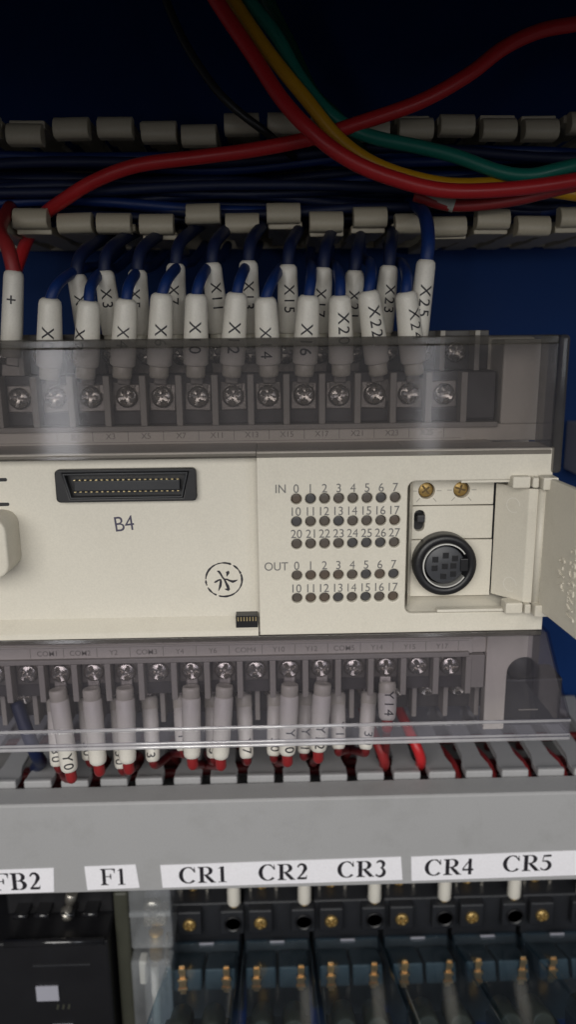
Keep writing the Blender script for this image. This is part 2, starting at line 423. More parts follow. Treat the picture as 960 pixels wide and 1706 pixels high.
# mounting foot in the corner, behind a round notch in the deck
def rc(cx, cz, r, a0, a1, n=5): return [(cx+r*math.cos(math.radians(a0+(a1-a0)*k/n)), cz+r*math.sin(math.radians(a0+(a1-a0)*k/n))) for k in range(n+1)]
P(curve_plate('terminal_deck', 'beige', plc, [[(52.4, -66), (64.3, -66), (64.3, -72.6), (63.6, -73.2), (63.6, -79.0)] + rc(61.9, -83.0, 4.3, 70, 180, 10) + [(57.6, -98), (52.4, -98)]], 13.8, 17.5, 0.25))
bm = bmesh.new()
add_box(bm, 56.5, 67.5, 19.0, 27, -88, -74, 0.6); add_box(bm, 57.6, 73.5, 18.0, 27, -99.5, -86.5, 0.6)
add_lathe(bm, [(0.3, 17.6), (3.3, 17.7), (3.6, 18.2), (3.6, 19.5)], 8, 'Y', (62.2, 0, -83.2))
ft = P(link(to_mesh(bm, 'mounting_foot'), 'mounting_foot', 'tab', plc))
box('foot_rib', 'divider', ft, 62.5, 67.5, 17.7, 18.1, -95.0, -94.8)

# recessed programming panel with a raised border
bm = bmesh.new()
add_box(bm, XL, -2.92, 3.2, 5.7, -62.6, -25.0)
pan = P(link(to_mesh(bm, 'recessed_panel'), 'recessed_panel', 'beige_in', plc))
P(box('panel_border', 'beige', plc, XL, -2.95, -0.1, 5.5, -25.7, -24.65, 0.25))
bm = bmesh.new()   # sloping bottom ledge and its front edge
vs = [(XL, 3.4, -62.2), (-3.2, 3.4, -62.2), (-3.2, 0.1, -64.6), (XL, 0.1, -64.6), (XL, -0.1, -64.8), (-3.2, -0.1, -64.8), (-3.2, -0.1, -65.9), (XL, -0.1, -65.9), (XL, 5.5, -65.9), (-3.2, 5.5, -65.9)]
bv = [bm.verts.new(v) for v in vs]
for f in ((0, 1, 2, 3), (3, 2, 5, 4), (4, 5, 6, 7), (7, 6, 9, 8), (0, 8, 9, 1)): bm.faces.new([bv[i] for i in f])
bm.faces.new([bv[i] for i in (1, 9, 6, 5, 2)])
P(link(to_mesh(bm, 'panel_ledge'), 'panel_ledge', 'beige', plc))

# indicator face with 40 real holes and the open port bay
LEDZ = [(-35.0, 'IN', ['0', '1', '2', '3', '4', '5', '6', '7']), (-40.0, '', ['10', '11', '12', '13', '14', '15', '16', '17']),
        (-44.95, '', ['20', '21', '22', '23', '24', '25', '26', '27']), (-52.1, 'OUT', ['0', '1', '2', '3', '4', '5', '6', '7']),
        (-57.3, '', ['10', '11', '12', '13', '14', '15', '16', '17'])]
LX = [5.45+i*3.03 for i in range(8)]
def rc(cx, cz, r, a0, a1, n=5): return [(cx+r*math.cos(math.radians(a0+(a1-a0)*k/n)), cz+r*math.sin(math.radians(a0+(a1-a0)*k/n))) for k in range(n+1)]
outer = [(-2.9, -65.8), (60.3, -65.8), (60.3, -61.3)] + rc(30.9, -59.7, 1.6, 270, 180) + rc(30.9, -33.1, 1.6, 180, 90) + [(60.3, -31.5), (60.3, -24.7), (-2.9, -24.7)]
holes = [circle_pts(x, z, 1.16, 24)[::-1] for z, _, _ in LEDZ for x in LX]
face = P(curve_plate('front_plate', 'beige', plc, [outer]+holes, -0.25, 1.8, 0.28))
P(box('plate_core', 'beige', plc, -2.9, 29.0, 1.1, 5.6, -65.75, -24.8))
led_bm = bmesh.new(); add_lathe(led_bm, [(1.15, 0.25), (1.15, 0.0), (0.8, -0.05), (0.35, -0.07)], 20, 'Y')
led_me = to_mesh(led_bm, 'indicator_lamp')
for z, _, _ in LEDZ:
    for x in LX:
        o = link(led_me, 'indicator_lamp', random.choice(['led', 'led', 'led_brown', 'led_dark']), face, (x, 0.65+random.uniform(-.05, .12), z))
bm = bmesh.new()
for z, head, nums in LEDZ:
    for x, s in zip(LX, nums): add_text(bm, s, x-0.05, z+1.38, 1.95, -0.262, 0.95)
    if head: add_text(bm, head, 2.1 if head == 'IN' else 0.95, z+1.38 if head == 'IN' else z+1.3, 1.95, -0.262, 0.92)
link(to_mesh(bm, 'lettering'), 'lettering', 'print', face)

# half-pitch interface connector
cx0, cx1, cz0, cz1 = -45.9, -15.9, -35.4, -28.3
sock = P(curve_plate('interface_connector', 'black', plc, [rrect(cx0, cx1, cz0, cz1, 0.9), [(cx0+1.6, cz1-0.7), (cx1-1.6, cz1-0.7), (cx1-2.9, cz0+0.7), (cx0+2.9, cz0+0.7)][::-1]], -0.1, 1.62, 0.2))
box('connector_well', 'black', sock, cx0+1.2, cx1-1.2, 1.45, 1.7, cz0+0.3, cz1-0.3)
curve_plate('connector_shroud', 'socket_black', sock, [[(cx0+1.7, cz1-0.75), (cx1-1.7, cz1-0.75), (cx1-3.0, cz0+0.75), (cx0+3.0, cz0+0.75)],
    [(cx0+2.2, cz1-1.15), (cx1-2.2, cz1-1.15), (cx1-3.3, cz0+1.15), (cx0+3.3, cz0+1.15)][::-1]], -0.45, 1.5, 0.12)
box('connector_tongue', 'socket_black', sock, cx0+3.9, cx1-3.5, -0.15, 1.6, -33.0, -30.75, 0.2)
pin_bm = bmesh.new(); add_box(pin_bm, -0.21, 0.21, -0.1, 0.5, -0.09, 0.09)
pin_me = to_mesh(pin_bm, 'contact')
for i in range(20):
    for zz in (-30.6, -33.15): link(pin_me, 'contact', 'gold', sock, (cx0+4.1+i*1.155, 0.1, zz))

# printed marks on the recessed panel
bm = bmesh.new(); add_text(bm, 'B4', -31.9, -42.2, 3.5, 1.585, 0.9, math.radians(5.5))
P(link(to_mesh(bm, 'printed_mark'), 'printed_mark', 'violet_ink', plc))
bm = bmesh.new()
SC = 4.0/255
tfm = lambda p: (-10.75+(p[0]-280)*SC, -53.85-(p[1]-347)*SC)
for a0, a1 in ((20, 58), (64, 178), (180, 199), (206, 245), (251, 380)):
    n = 30
    pts = [(280+257*math.cos(math.radians(a0+(a1-a0)*i/n)), 347-250*math.sin(math.radians(a0+(a1-a0)*i/n))) for i in range(n+1)]
    ws = [11.5+3.5*math.sin(i*0.31+a0)+1.5*math.sin(i*1.3) for i in range(n+1)]; ws[0] = 3; ws[-1] = 3
    add_ribbon(bm, pts, ws, tfm, 1.585)
for k, (pts, ws) in enumerate([
    ([(186, 214), (212, 222), (236, 258), (262, 310), (290, 345), (312, 400), (330, 440), (348, 500)], [4, 14, 12, 10, 11, 13, 18, 14]),
    ([(288, 484), (315, 490), (350, 508)], [3, 12, 8]),
    ([(143, 386), (170, 372), (205, 350), (235, 342)], [7, 12, 10, 8]),
    ([(232, 336), (236, 380), (226, 440), (198, 512)], [10, 14, 15, 3]),
    ([(330, 222), (340, 245), (322, 298)], [22, 20, 3]),
    ([(280, 338), (320, 340), (365, 362), (405, 376), (440, 366), (478, 350)], [9, 10, 12, 17, 12, 2])]):
    add_ribbon(bm, pts, [w*1.22 for w in ws], tfm, 1.58-0.003*k)
P(link(to_mesh(bm, 'stamp_mark'), 'stamp_mark', 'ink', plc))

# small pin header in the corner of the panel
hd = P(box('pin_header', 'black', plc, -8.2, -3.35, 0.6, 4.5, -64.75, -61.4, 0.05))
bm = bmesh.new(); add_box(bm, -0.12, 0.12, 0.0, 0.5, -0.45, 0.45)
me = to_mesh(bm, 'pin')
for i in range(7): link(me, 'pin', 'gold', hd, (-7.7+i*0.66, 0.42, -62.2))
box('header_lip', 'grey', hd, -8.3, -3.3, 0.2, 0.7, -65.0, -64.55, 0.05)

# rounded cover boss and two slots at the panel's end
bos = P(curve_plate('cover_boss', 'beige', plc, [rrect(-76, -54.9, -50.0, -37.0, 3.0, 6)], -7, 2.5, 0.5))
for z in (-30.5, -35.9): P(curve_plate('panel_slot', 'black', plc, [rrect(-70, -56.5, z-0.38, z+0.38, 0.36)], 1.5, 1.9, 0.03))

for o in plc.children:        # everything mounted on the recessed panel sits at its depth
    if o.name.split('.')[0] in ('interface_connector', 'printed_mark', 'stamp_mark', 'panel_slot', 'cover_boss'): o.location.y += 1.6*MM
# ---- port bay
bay = P(box('port_bay', 'beige_in', plc, 28.9, 50.2, 8.2, 10, -65, -28))
P(box('bay_shade', 'tab', plc, 50.25, 60.1, 20, 23.9, -64, -29))  # charcoal board paints the dark shadow gap beside the flap
# bay side, roof and floor
bm = bmesh.new()
q = [(30.0, 1.0, -32.4), (30.0, 1.0, -60.4), (32.4, 8.4, -60.4), (32.4, 8.4, -32.4)]
bm.faces.new([bm.verts.new(v) for v in q])
q = [(29.5, 1.0, -61.3), (60.2, 1.0, -61.3), (60.2, 8.4, -59.6), (29.5, 8.4, -59.6)]
bm.faces.new([bm.verts.new(v) for v in q])
q = [(29.5, 1.0, -31.5), (60.2, 1.0, -31.5), (60.2, 8.4, -31.8), (29.5, 8.4, -31.8)]
bm.faces.new([bm.verts.new(v) for v in q])
link(to_mesh(bm, 'bay_side'), 'bay_side', 'beige_in', bay)
box('bay_lip', 'beige_in', bay, 40.8, 52.5, 0.15, 1.2, -32.1, -31.55, 0.1)
box('bay_lip', 'beige_in', bay, 36.5, 52.0, -0.2, 1.5, -61.2, -60.6, 0.1)
POT = ((34.6, -34.9), (42.4, -34.8))
p1 = curve_plate('bay_plate', 'beige_in', bay, [[(31.5, -38.15), (49.6, -38.15), (49.6, -31.7), (31.5, -31.7)]]+[circle_pts(x, z, 1.85, 26)[::-1] for x, z in POT], 5.8, 8, 0.12)
p2 = curve_plate('bay_plate', 'beige_in', bay, [[(31.5, -46.0), (49.7, -46.0), (49.7, -38.45), (31.5, -38.45)], rrect(32.0, 34.4, -44.2, -39.3, 1.1)[::-1]], 5.95, 8, 0.12)
p3 = curve_plate('bay_plate', 'beige_in', bay, [[(31.5, -59.5), (49.8, -59.5), (49.8, -46.25), (31.5, -46.25)]], 5.8, 8, 0.12)
bm = bmesh.new()
for x, z in POT:
    for a in (0, 180, 228, 312):
        c, s = math.cos(math.radians(a)), math.sin(math.radians(a))
        add_ribbon(bm, [(x+c*2.2, z+s*2.2), (x+c*3.3, z+s*3.3)], 0.09, lambda p: p, 5.785)
link(to_mesh(bm, 'tick_mark'), 'tick_mark', 'divider', bay)
def pot(x, z, rot):
    t = lathe('trim_potentiometer', 'brass', plc, [(1.7, 0.9), (1.7, 0.1), (1.45, -0.1), (0.2, -0.15)], 24, 'Y', (x, 7.1, z))
    P(t)
    b = bmesh.new(); add_box(b, -1.25, 1.25, -0.24, 0.0, -0.2, 0.2); add_box(b, -0.2, 0.2, -0.235, 0.0, -1.0, 1.0)
    link(to_mesh(b, 'adjuster_slot'), 'adjuster_slot', 'brass_dark', t, (0, 0, 0), (0, rot, 0))
    return t
pot(*POT[0], 0.9); pot(*POT[1], 0.3)
sw = P(box('selector_switch', 'black', plc, 31.9, 34.5, 7.7, 8.1, -44.4, -39.2))
box('switch_lever', 'tab', sw, 32.6, 34.3, 5.2, 7.9, -42.0, -40.3, 0.3)
# round eight-pin port
DX, DZ = 38.6, -51.2
din = P(lathe('round_port', 'black', plc, [(7.0, 4.0), (7.0, 0.6), (6.7, 0.2), (5.6, 0.0), (5.2, 0.5), (5.0, 2.9), (0.3, 3.0)], 48, 'Y', (DX, 2.0, DZ)))
bm = bmesh.new()       # bright shield ring, open on one side
rr0 = []
for i in range(41):
    a = math.radians(32+296*i/40)
    rr0.append([bm.verts.new((r*math.cos(a), y, r*math.sin(a))) for r, y in ((5.1, 0.15), (4.82, 0.15), (4.82, 2.6), (5.1, 2.6))])
for a, b in zip(rr0, rr0[1:]):
    for k in range(4): bm.faces.new((a[k], a[(k+1) % 4], b[(k+1) % 4], b[k]))
link(to_mesh(bm, 'shield_ring'), 'shield_ring', 'silver', din)
lathe('port_insert', 'port_grey', din, [(4.3, 2.9), (4.3, 1.0), (4.1, 0.85), (0.3, 0.85)], 40, 'Y')
bm = bmesh.new(); add_box(bm, -0.68, 0.68, -0.06, 0.3, -0.68, 0.68, 0.06)
me = to_mesh(bm, 'pin_hole')
for x, z in ((-2.2, 1.3), (0.1, 2.2), (2.2, 1.5), (-2.3, -0.7), (0.0, -0.3), (1.9, -0.2), (-0.3, -2.6), (1.9, -2.1)): link(me, 'pin_hole', 'black', din, (x, 0.82, z))
link(to_mesh((lambda b: (add_box(b, 3.4, 5.2, 0.4, 2.9, -1.5, 1.5, 0.2), b)[1])(bmesh.new()), 'key_notch'), 'key_notch', 'black', din)

# ---- hinged port door, standing open
bm = bmesh.new()
Lq = [(58.2, -2.0), (59.6, -2.6), (62.2, -30.5), (60.9, -30.7)]
z0, z1 = -60.1, -30.7
lo = [bm.verts.new((x, y, z0)) for x, y in Lq]; hi = [bm.verts.new((x, y, z1)) for x, y in Lq]
bm.faces.new(lo); bm.faces.new(hi[::-1])
for i in range(4): bm.faces.new((lo[i], lo[(i+1) % 4], hi[(i+1) % 4], hi[i]))
bmesh.ops.bevel(bm, geom=bm.edges[:], offset=0.25, segments=2, affect='EDGES', profile=0.5)
door = P(link(to_mesh(bm, 'port_door'), 'port_door', 'beige', plc))
bm = bmesh.new()
Fq = [(49.8, 5.2), (55.2, -1.0), (57.0, -1.6), (57.6, -0.2), (56.2, 0.6), (51.0, 6.4)]
lo = [bm.verts.new((x, y, -58.9)) for x, y in Fq]; hi = [bm.verts.new((x, y, -33.3)) for x, y in Fq]
bm.faces.new(lo); bm.faces.new(hi[::-1])
for i in range(6): bm.faces.new((lo[i], lo[(i+1) % 6], hi[(i+1) % 6], hi[i]))
bmesh.ops.bevel(bm, geom=bm.edges[:], offset=0.2, segments=2, affect='EDGES', profile=0.5)
link(to_mesh(bm, 'hinge_flap'), 'hinge_flap', 'beige', door)
bm = bmesh.new(); add_tube(bm, [(57.9, -1.6, -58.8), (57.9, -1.6, -33.2)], 0.95, 16, 0)
link(to_mesh(bm, 'hinge_rod'), 'hinge_rod', 'beige', door)
def lug(x0, x1, zc, y0, y1, h=1.9):
    b = bmesh.new(); add_box(b, x0, x1, y0, y1, zc-h/2, zc+h/2, 0.3); link(to_mesh(b, 'hinge_lug'), 'hinge_lug', 'beige', door)
for zc in (-31.75, -59.9):
    lug(51.2, 55.0, zc, -2.2, 1.6, 2.5); lug(55.25, 56.6, zc, -2.8, 1.0, 2.2); lug(57.0, 60.2, zc, -4.2, -0.6, 2.7)
d = Vector((5.4, -6.2)).normalized()
bm = bmesh.new()                       # two moulded ejector circles on the flap
for t, z in ((4.6, -37.5), (4.9, -55.5)):
    c = Vector((49.8, 5.2))+d*t; nrm = Vector((-6.2, -5.4)).normalized()*0.03
    for k in range(22):
        a, b2 = 2*math.pi*k/26, 2*math.pi*(k+1)/26
        bm.faces.new([bm.verts.new((c.x+d.x*r*math.cos(an)+nrm.x, c.y+d.y*r*math.cos(an)+nrm.y, z+r*math.sin(an))) for r, an in ((1.7, a), (1.7, b2), (1.52, b2), (1.52, a))])
link(to_mesh(bm, 'mould_mark'), 'mould_mark', 'sleeve', door)
# raised part number on the inside of the leaf, reading upwards
def door_text(s, tstart, zstart, h):
    vs, fs, w = text_raw(s, 1.25)
    e0, e1 = Vector((58.2, -2.0)), Vector((60.9, -30.7)); e = (e1-e0).normalized(); nn = Vector((e.y, -e.x))
    if nn.x > 0: nn = -nn
    b = bmesh.new(); fr, bk = [], []
    for u, v in vs:
        p = e0+e*(tstart-v*h)
        zz = zstart+(u+w/2)*h*0.8
        fr.append(b.verts.new((p.x+nn.x*0.32, p.y+nn.y*0.32, zz))); bk.append(b.verts.new((p.x-nn.x*0.05, p.y-nn.y*0.05, zz)))
    ed = {}
    for f in fs:
        b.faces.new([fr[i] for i in f])
        for i in range(len(f)):
            k = (f[i], f[(i+1) % len(f)]); ed[tuple(sorted(k))] = ed.get(tuple(sorted(k)), 0)+1
    for (i, j), c in ed.items():
        if c == 1: b.faces.new((fr[i], fr[j], bk[j], bk[i]))
    link(to_mesh(b, 'raised_lettering'), 'raised_lettering', 'beige', door)
door_text('AY-0', 11.2, -52.2, 2.5); door_text('JY720C5.0', 15.6, -57.0, 2.5)

# ---- screws, shared mesh: pan head with a real cross recess on a square washer
def screw_mesh():
    b = bmesh.new()
    R, n, rings = 2.45, 32, 9
    prev = None
    c = b.verts.new((0, -0.35, 0))
    for k in range(1, rings+1):
        r = R*k/rings; ring = []
        for i in range(n):
            a = 2*math.pi*i/n; x, z = r*math.cos(a), r*math.sin(a)
            h = 1.35*math.sqrt(max(0.0, 1-(r/(R*1.06))**2))
            if (abs(x) < 0.42 or abs(z) < 0.42) and r < 1.7: h -= 0.85*(1-(r/1.9)**2)
            ring.append(b.verts.new((x, -h, z)))
        for i in range(n):
            if prev is None: f = b.faces.new((c, ring[i], ring[(i+1) % n]))
            else: f = b.faces.new((prev[i], prev[(i+1) % n], ring[(i+1) % n], ring[i]))
            f.smooth = k > 7
        prev = ring
    bot = [b.verts.new((v.co.x, 0.5, v.co.z)) for v in prev]
    for i in range(n): b.faces.new((prev[i], prev[(i+1) % n], bot[(i+1) % n], bot[i]))
    return to_mesh(b, 'terminal_screw')
screw_me = screw_mesh()

# ---- terminal blocks
TX0, TP = -56.15, 8.0
BX0 = -60.2
def terminal_block(z_screw, z_front0, z_front1, x0, n, back_dz, sgn, skip_back=()):
    b = bmesh.new()
    xe = x0+(n-1)*TP+4
    add_box(b, XL+2, xe+8, 16.4, 24.5, min(z_front0, z_front1), max(z_front0, z_front1), 0.2)     # front step floor
    zb0, zb1 = (z_front1, z_front1+sgn*9)
    add_box(b, XL+2, xe+8, 23.6, 28, min(zb0, zb1), max(zb0, zb1), 0.2)
    blk = P(link(to_mesh(b, 'terminal_block'), 'terminal_block', 'dark', plc))
    # dividers
    b = bmesh.new(); add_box(b, -0.72, 0.72, 12.8, 17, min(z_front0, z_front1)-0.0, max(z_front0, z_front1)+0.0, 0.18)
    dm = to_mesh(b, 'divider')
    for i in range(-2, n+1): link(dm, 'divider', 'divider', blk, (x0+i*TP-4, 0, 0))
    b = bmesh.new(); add_box(b, -0.6, 0.6, 18.5, 25, min(zb0, zb1), max(zb0, zb1), 0.15)
    dm2 = to_mesh(b, 'barrier')
    for i in range(-2, n+1): link(dm2, 'barrier', 'divider', blk, (x0+i*TP, 0, 0))
    b = bmesh.new(); add_box(b, XL+2, xe+8 if sgn > 0 else xe, 12.9, 17.2, -0.6, 0.6, 0.2)
    link(to_mesh(b, 'block_rail'), 'block_rail', 'divider', blk, (0, 0, z_front0-sgn*0.62))
    pb = bmesh.new(); add_box(pb, -3.0, 3.0, 15.9, 16.5, -3.3, 2.9, 0.3); plate_me = to_mesh(pb, 'clamp_plate')
    for i in range(-1, n):
        link(plate_me, 'clamp_plate', 'clamp', blk, (x0+i*TP, 0, z_screw), (0, random.uniform(-.05, .05), 0))
        s = link(screw_me, 'terminal_screw', 'steel', blk, (x0+i*TP+random.uniform(-.1, .1), 15.6, z_screw+random.uniform(-.15, .15)), (0, random.uniform(0, 1.57), 0))
    for i in range(-1, n+1):
        if i in skip_back: continue
        s = link(screw_me, 'terminal_screw', 'steel', blk, (x0+i*TP-4, 22.9, z_screw+sgn*back_dz+random.uniform(-.2, .2)), (0, random.uniform(0, 1.57), 0))
    return blk
tb_top = terminal_block(-14.3, -20.6, -9.4, TX0, 13, 9.2, 1)
tb_bot = terminal_block(-81.0, -77.9, -87.6, BX0, 14, 9.6, -1)
# end blocks of the terminal rows
box('end_block', 'dark', tb_top, TX0+12*TP+4.8, TX0+12*TP+11.5, 14.6, 17, -20.0, -9.5, 0.2)
box('end_block', 'divider', tb_bot, BX0+13*TP+3.5, BX0+13*TP+8.0, 13.2, 17, -86.2, -77.6, 0.2)
# printed strips
def strip(blk, x0, n, words, z0, z1, zt, shift, ylab):
    b = bmesh.new(); add_box(b, XL+2, x0+n*TP-3, ylab, ylab+0.6, z0, z1, 0.08)
    s = link(to_mesh(b, 'label_strip'), 'label_strip', 'beige_in', blk)
    b = bmesh.new()
    for i, w in words:
        add_text(b, w, x0+i*TP+shift, zt, 1.35, ylab-0.012, 1.0)
        for e in (-4, 4):
            add_ribbon(b, [(x0+i*TP+shift+e, zt-0.5), (x0+i*TP+shift+e, zt+1.9)], 0.07, lambda p: p, ylab-0.012-0.004*(e > 0))
    for zz in (zt-0.75, zt+2.0): add_ribbon(b, [(XL+3, zz), (x0+n*TP-4, zz)], 0.05, lambda p: p, ylab-0.01)
    link(to_mesh(b, 'lettering'), 'lettering', 'faint', s)
ODD = ['X1', 'X3', 'X5', 'X7', 'X11', 'X13', 'X15', 'X17', 'X21', 'X23', 'X25']
EVEN = ['X0', 'X2', 'X4', 'X6', 'X10', 'X12', 'X14', 'X16', 'X20', 'X22', 'X24']
strip(tb_top, TX0, 13, [(i+2, w) for i, w in enumerate(ODD)], -25.0, -21.4, -23.6, -4, 14.2)
strip(tb_bot, BX0, 14, list(enumerate(['', 'COM1', 'COM2', 'Y2', 'COM3', 'Y4', 'Y6', 'COM4', 'Y10', 'Y12', 'COM5', 'Y14', 'Y15', 'Y17']))[1:], -77.3, -73.6, -76.0, -2.5, 14.0)

# ---- clear covers
def plate_x(name, mat, parent, poly, x0, x1, bev=0.2, smooth=False):
    """section in the YZ plane pulled along X"""
    b = bmesh.new()
    a = [b.verts.new((x0, y, z)) for y, z in poly]; c = [b.verts.new((x1, y, z)) for y, z in poly]
    b.faces.new(a[::-1]); b.faces.new(c)
    n = len(poly)
    for i in range(n): b.faces.new((a[i], a[(i+1) % n], c[(i+1) % n], c[i]))
    if bev: bmesh.ops.bevel(b, geom=b.edges[:], offset=bev, segments=5 if smooth else 3, affect='EDGES', profile=0.5)
    return link(to_mesh(b, name, smooth), name, mat, parent)
tc_ = P(plate_x('terminal_cover', 'smoke', plc, [(-0.4, -25.0), (-0.4, -3.25), (0.9, -3.25), (0.9, -25.0)], XL, 59.6, 0.12))
plate_x('cover_rim', 'smoke_rim', tc_, [(-0.7, -3.2), (-0.7, -1.4), (7.5, -1.4), (7.5, -2.6), (1.0, -2.6), (1.0, -3.2)], XL, 59.55, 0.3)
box('cover_side', 'smoke_rim', tc_, 59.65, 62.0, -0.7, 11, -30.2, -1.4, 0.8, 3)
box('cover_hinge', 'smoke_rim', tc_, XL, 59.6, -0.5, 1.5, -26.0, -25.05, 0.15)
HY, HZ, OY, OZ = 0.2, -66.4, -15.5, -79.5
bc = P(plate_x('terminal_cover', 'tint', plc, [(HY, HZ), (OY, OZ), (OY+0.8, OZ-0.9), (HY+0.9, HZ-0.9)], XL, 61.6, 0.1))
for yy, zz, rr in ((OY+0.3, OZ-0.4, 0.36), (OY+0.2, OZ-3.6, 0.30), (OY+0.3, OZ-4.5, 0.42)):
    b = bmesh.new(); add_tube(b, [(XL, yy, zz), (62.0, yy, zz)], rr, 20, 0); link(to_mesh(b, 'highlight_bead'), 'highlight_bead', 'bead', bc)  # beads added so that the rim shows highlight lines
plate_x('cover_rim', 'tint_rim', bc, [(OY+0.1, OZ-0.75), (OY+0.0, OZ-4.1), (OY+1.1, OZ-4.1), (OY+1.2, OZ-0.75)], XL, 61.95, 0.15)
plate_x('cover_side', 'side_clear', bc, [(HY+1, HZ-0.4), (OY+1.35, OZ-0.8), (OY+1.35, OZ-4.0), (12, -84.5), (12, -67)], 61.65, 62.6, 0.15)
plate_x('cover_hinge', 'smoke_rim', bc, [(-0.3, -66.0), (-0.5, -66.9), (2, -68.2), (2.4, -66.0)], XL, 60.2, 0.1)

# ================================================================== MARKED WIRES AT THE TERMINALS
def sleeve_mesh(r0, r1, L):
    b = bmesh.new()
    prof = [(r0*0.86, 0), (r0, 0.35), (r0, L*0.3), ((r0+r1)/2, L*0.62), (r1, L-1.4), (r1*0.93, L-0.6), (r1*0.72, L-0.1), (r1*0.6, L)]
    add_lathe(b, prof, 26, 'Z'); return to_mesh(b, 'marker_sleeve')
def mark_mesh(s, r0, r1, L, u0, a0, h, down=True):
    vs, fs, w = text_raw(s, 1.22)
    b = bmesh.new()
    nv = [b.verts.new((u, v, 0)) for u, v in vs]
    for f in fs:
        try: b.faces.new([nv[i] for i in f])
        except ValueError: pass
    bmesh.ops.subdivide_edges(b, edges=[e for e in b.edges if e.calc_length() > 0.12], cuts=3, use_grid_fill=True)
    bmesh.ops.triangulate(b, faces=b.faces[:])
    for v in b.verts:
        u, t = (v.co.x+w/2)*h*0.95, (v.co.y-0.5)*h
        z = (u0-u) if down else (u0+u)
        k = min(max((z/L-0.3)/0.6, 0), 1); r = r0+(r1-r0)*k+0.07
        a = (t/r if down else -t/r)+a0
        v.co = Vector((r*math.sin(a), -r*math.cos(a), z))
    return to_mesh(b, 'lettering')

lug_bm = bmesh.new(); add_lathe(lug_bm, [(2.0, 0), (2.15, 0.6), (2.1, 3.0), (1.5, 3.6)], 18, 'Z')
boot_me = to_mesh(lug_bm, 'crimp_boot')
lug_bm = bmesh.new(); add_box(lug_bm, -1.5, 1.5, -0.9, 0.2, -3.2, 1.2, 0.3); add_box(lug_bm, -2.5, 2.5, -0.1, 0.35, -8.0, -3.0, 0.15)
tongue_me = to_mesh(lug_bm, 'crimp_tongue')

def marked_wire(name, label, cat, group, base, top, r0, r1, mark, u_from_top, a0, wire_pts, wire_mat, wr=1.5, h=2.7, boot=True, down=True):
    base = Vector(base); top = Vector(top); ax = top-base; L = ax.length
    t = thing(name, label, cat, base, group)
    zl_ = ax.normalized(); yl_ = Vector((0, 1, 0)); yl_ = (yl_-zl_*yl_.dot(zl_)).normalized(); xl_ = yl_.cross(zl_)
    q = Matrix((xl_, yl_, zl_)).transposed().to_quaternion()
    s = link(sleeve_mesh(r0, r1, L), 'marker_sleeve', 'sleeve', t); s.rotation_mode = 'QUATERNION'; s.rotation_quaternion = q
    if mark: link(mark_mesh(mark, r0, r1, L, L-u_from_top if down else L-1.2-text_raw(mark, 1.22)[2]*h*0.95, a0, h, down), 'lettering', 'ink', s)
    if boot:
        b = link(boot_me, 'crimp_boot', 'boot', t); b.rotation_mode = 'QUATERNION'; b.rotation_quaternion = q; b.location = (q @ Vector((0, 0, -2.6)))*MM
        b = link(tongue_me, 'crimp_tongue', 'clamp', t); b.rotation_mode = 'QUATERNION'; b.rotation_quaternion = q; b.location = (q @ Vector((0, 3.3 if base.y < 15 else 1.6, -1.6)))*MM
    if wire_pts:
        a_, b_ = q @ Vector((0, 0, L-3)), q @ Vector((0, 0, L-0.5))
        run = [Vector(p)-base for p in wire_pts]
        bm = bmesh.new(); add_tube(bm, [a_, b_]+run, wr*(1 if down else 0.82), 12, 7)
        link(to_mesh(bm, 'insulation'), 'insulation', wire_mat if down else 'w_red_shade', t)  # lower runs darkened for shade, only the stub stays redder
        if not down and wire_mat != 'w_red_shade':
            bm = bmesh.new(); add_tube(bm, [a_, b_, run[0], run[0]*0.8+run[1]*0.2], wr, 12, 5)
            link(to_mesh(bm, 'insulation_stub'), 'insulation_stub', wire_mat, t)
    return t

# upper, front row: even inputs
topx = [-46.2, -38.0, -30.1, -22.5, -15.2, -6.6, -0.5, 8.8, 15.5, 21.5, 29.6]
topz = [7.2, 6.6, 6.9, 8.0, 7.8, 8.0, 7.0, 7.3, 7.2, 8.1, 7.8]
bend = [(5, 5), (0.5, 1), (1.5, 3), (4, 5), (3, 4), (3, 4), (5, 6), (2, 2), (0.5, 1), (3, 4), (2, 3)]
uft = [6.4, 6.3, 6.1, 6.8, 6.1, 6.5, 6.6, 6.3, 3.9, 3.6, 4.0]
a0s = [0.15, -0.45, 0.1, 0.2, 0.05, 0.1, -0.1, 0.0, 0.25, 0.25, 0.45]
for i, mk in enumerate(EVEN):
    xb = TX0+(i+1)*TP
    z_t = topz[i]; x_t = topx[i]
    dx, dx2 = bend[i]
    marked_wire('input_wire', 'blue wire with white marker sleeve %s, front row of the smoked cover terminals' % mk, 'wire', 'marked input wires',
                (xb+0.1, 11.9, -7.2), (x_t, 10.2, z_t), 2.75, 2.4, mk, uft[i]-0.6, a0s[i],
                [(x_t+dx*0.3, 12.6, z_t+3.2), (x_t+dx*0.7, 24, z_t+6.8), (x_t+dx, 44, z_t+9.5), (x_t+dx+1.5, 62, z_t+15)], 'w_blue', 1.2)
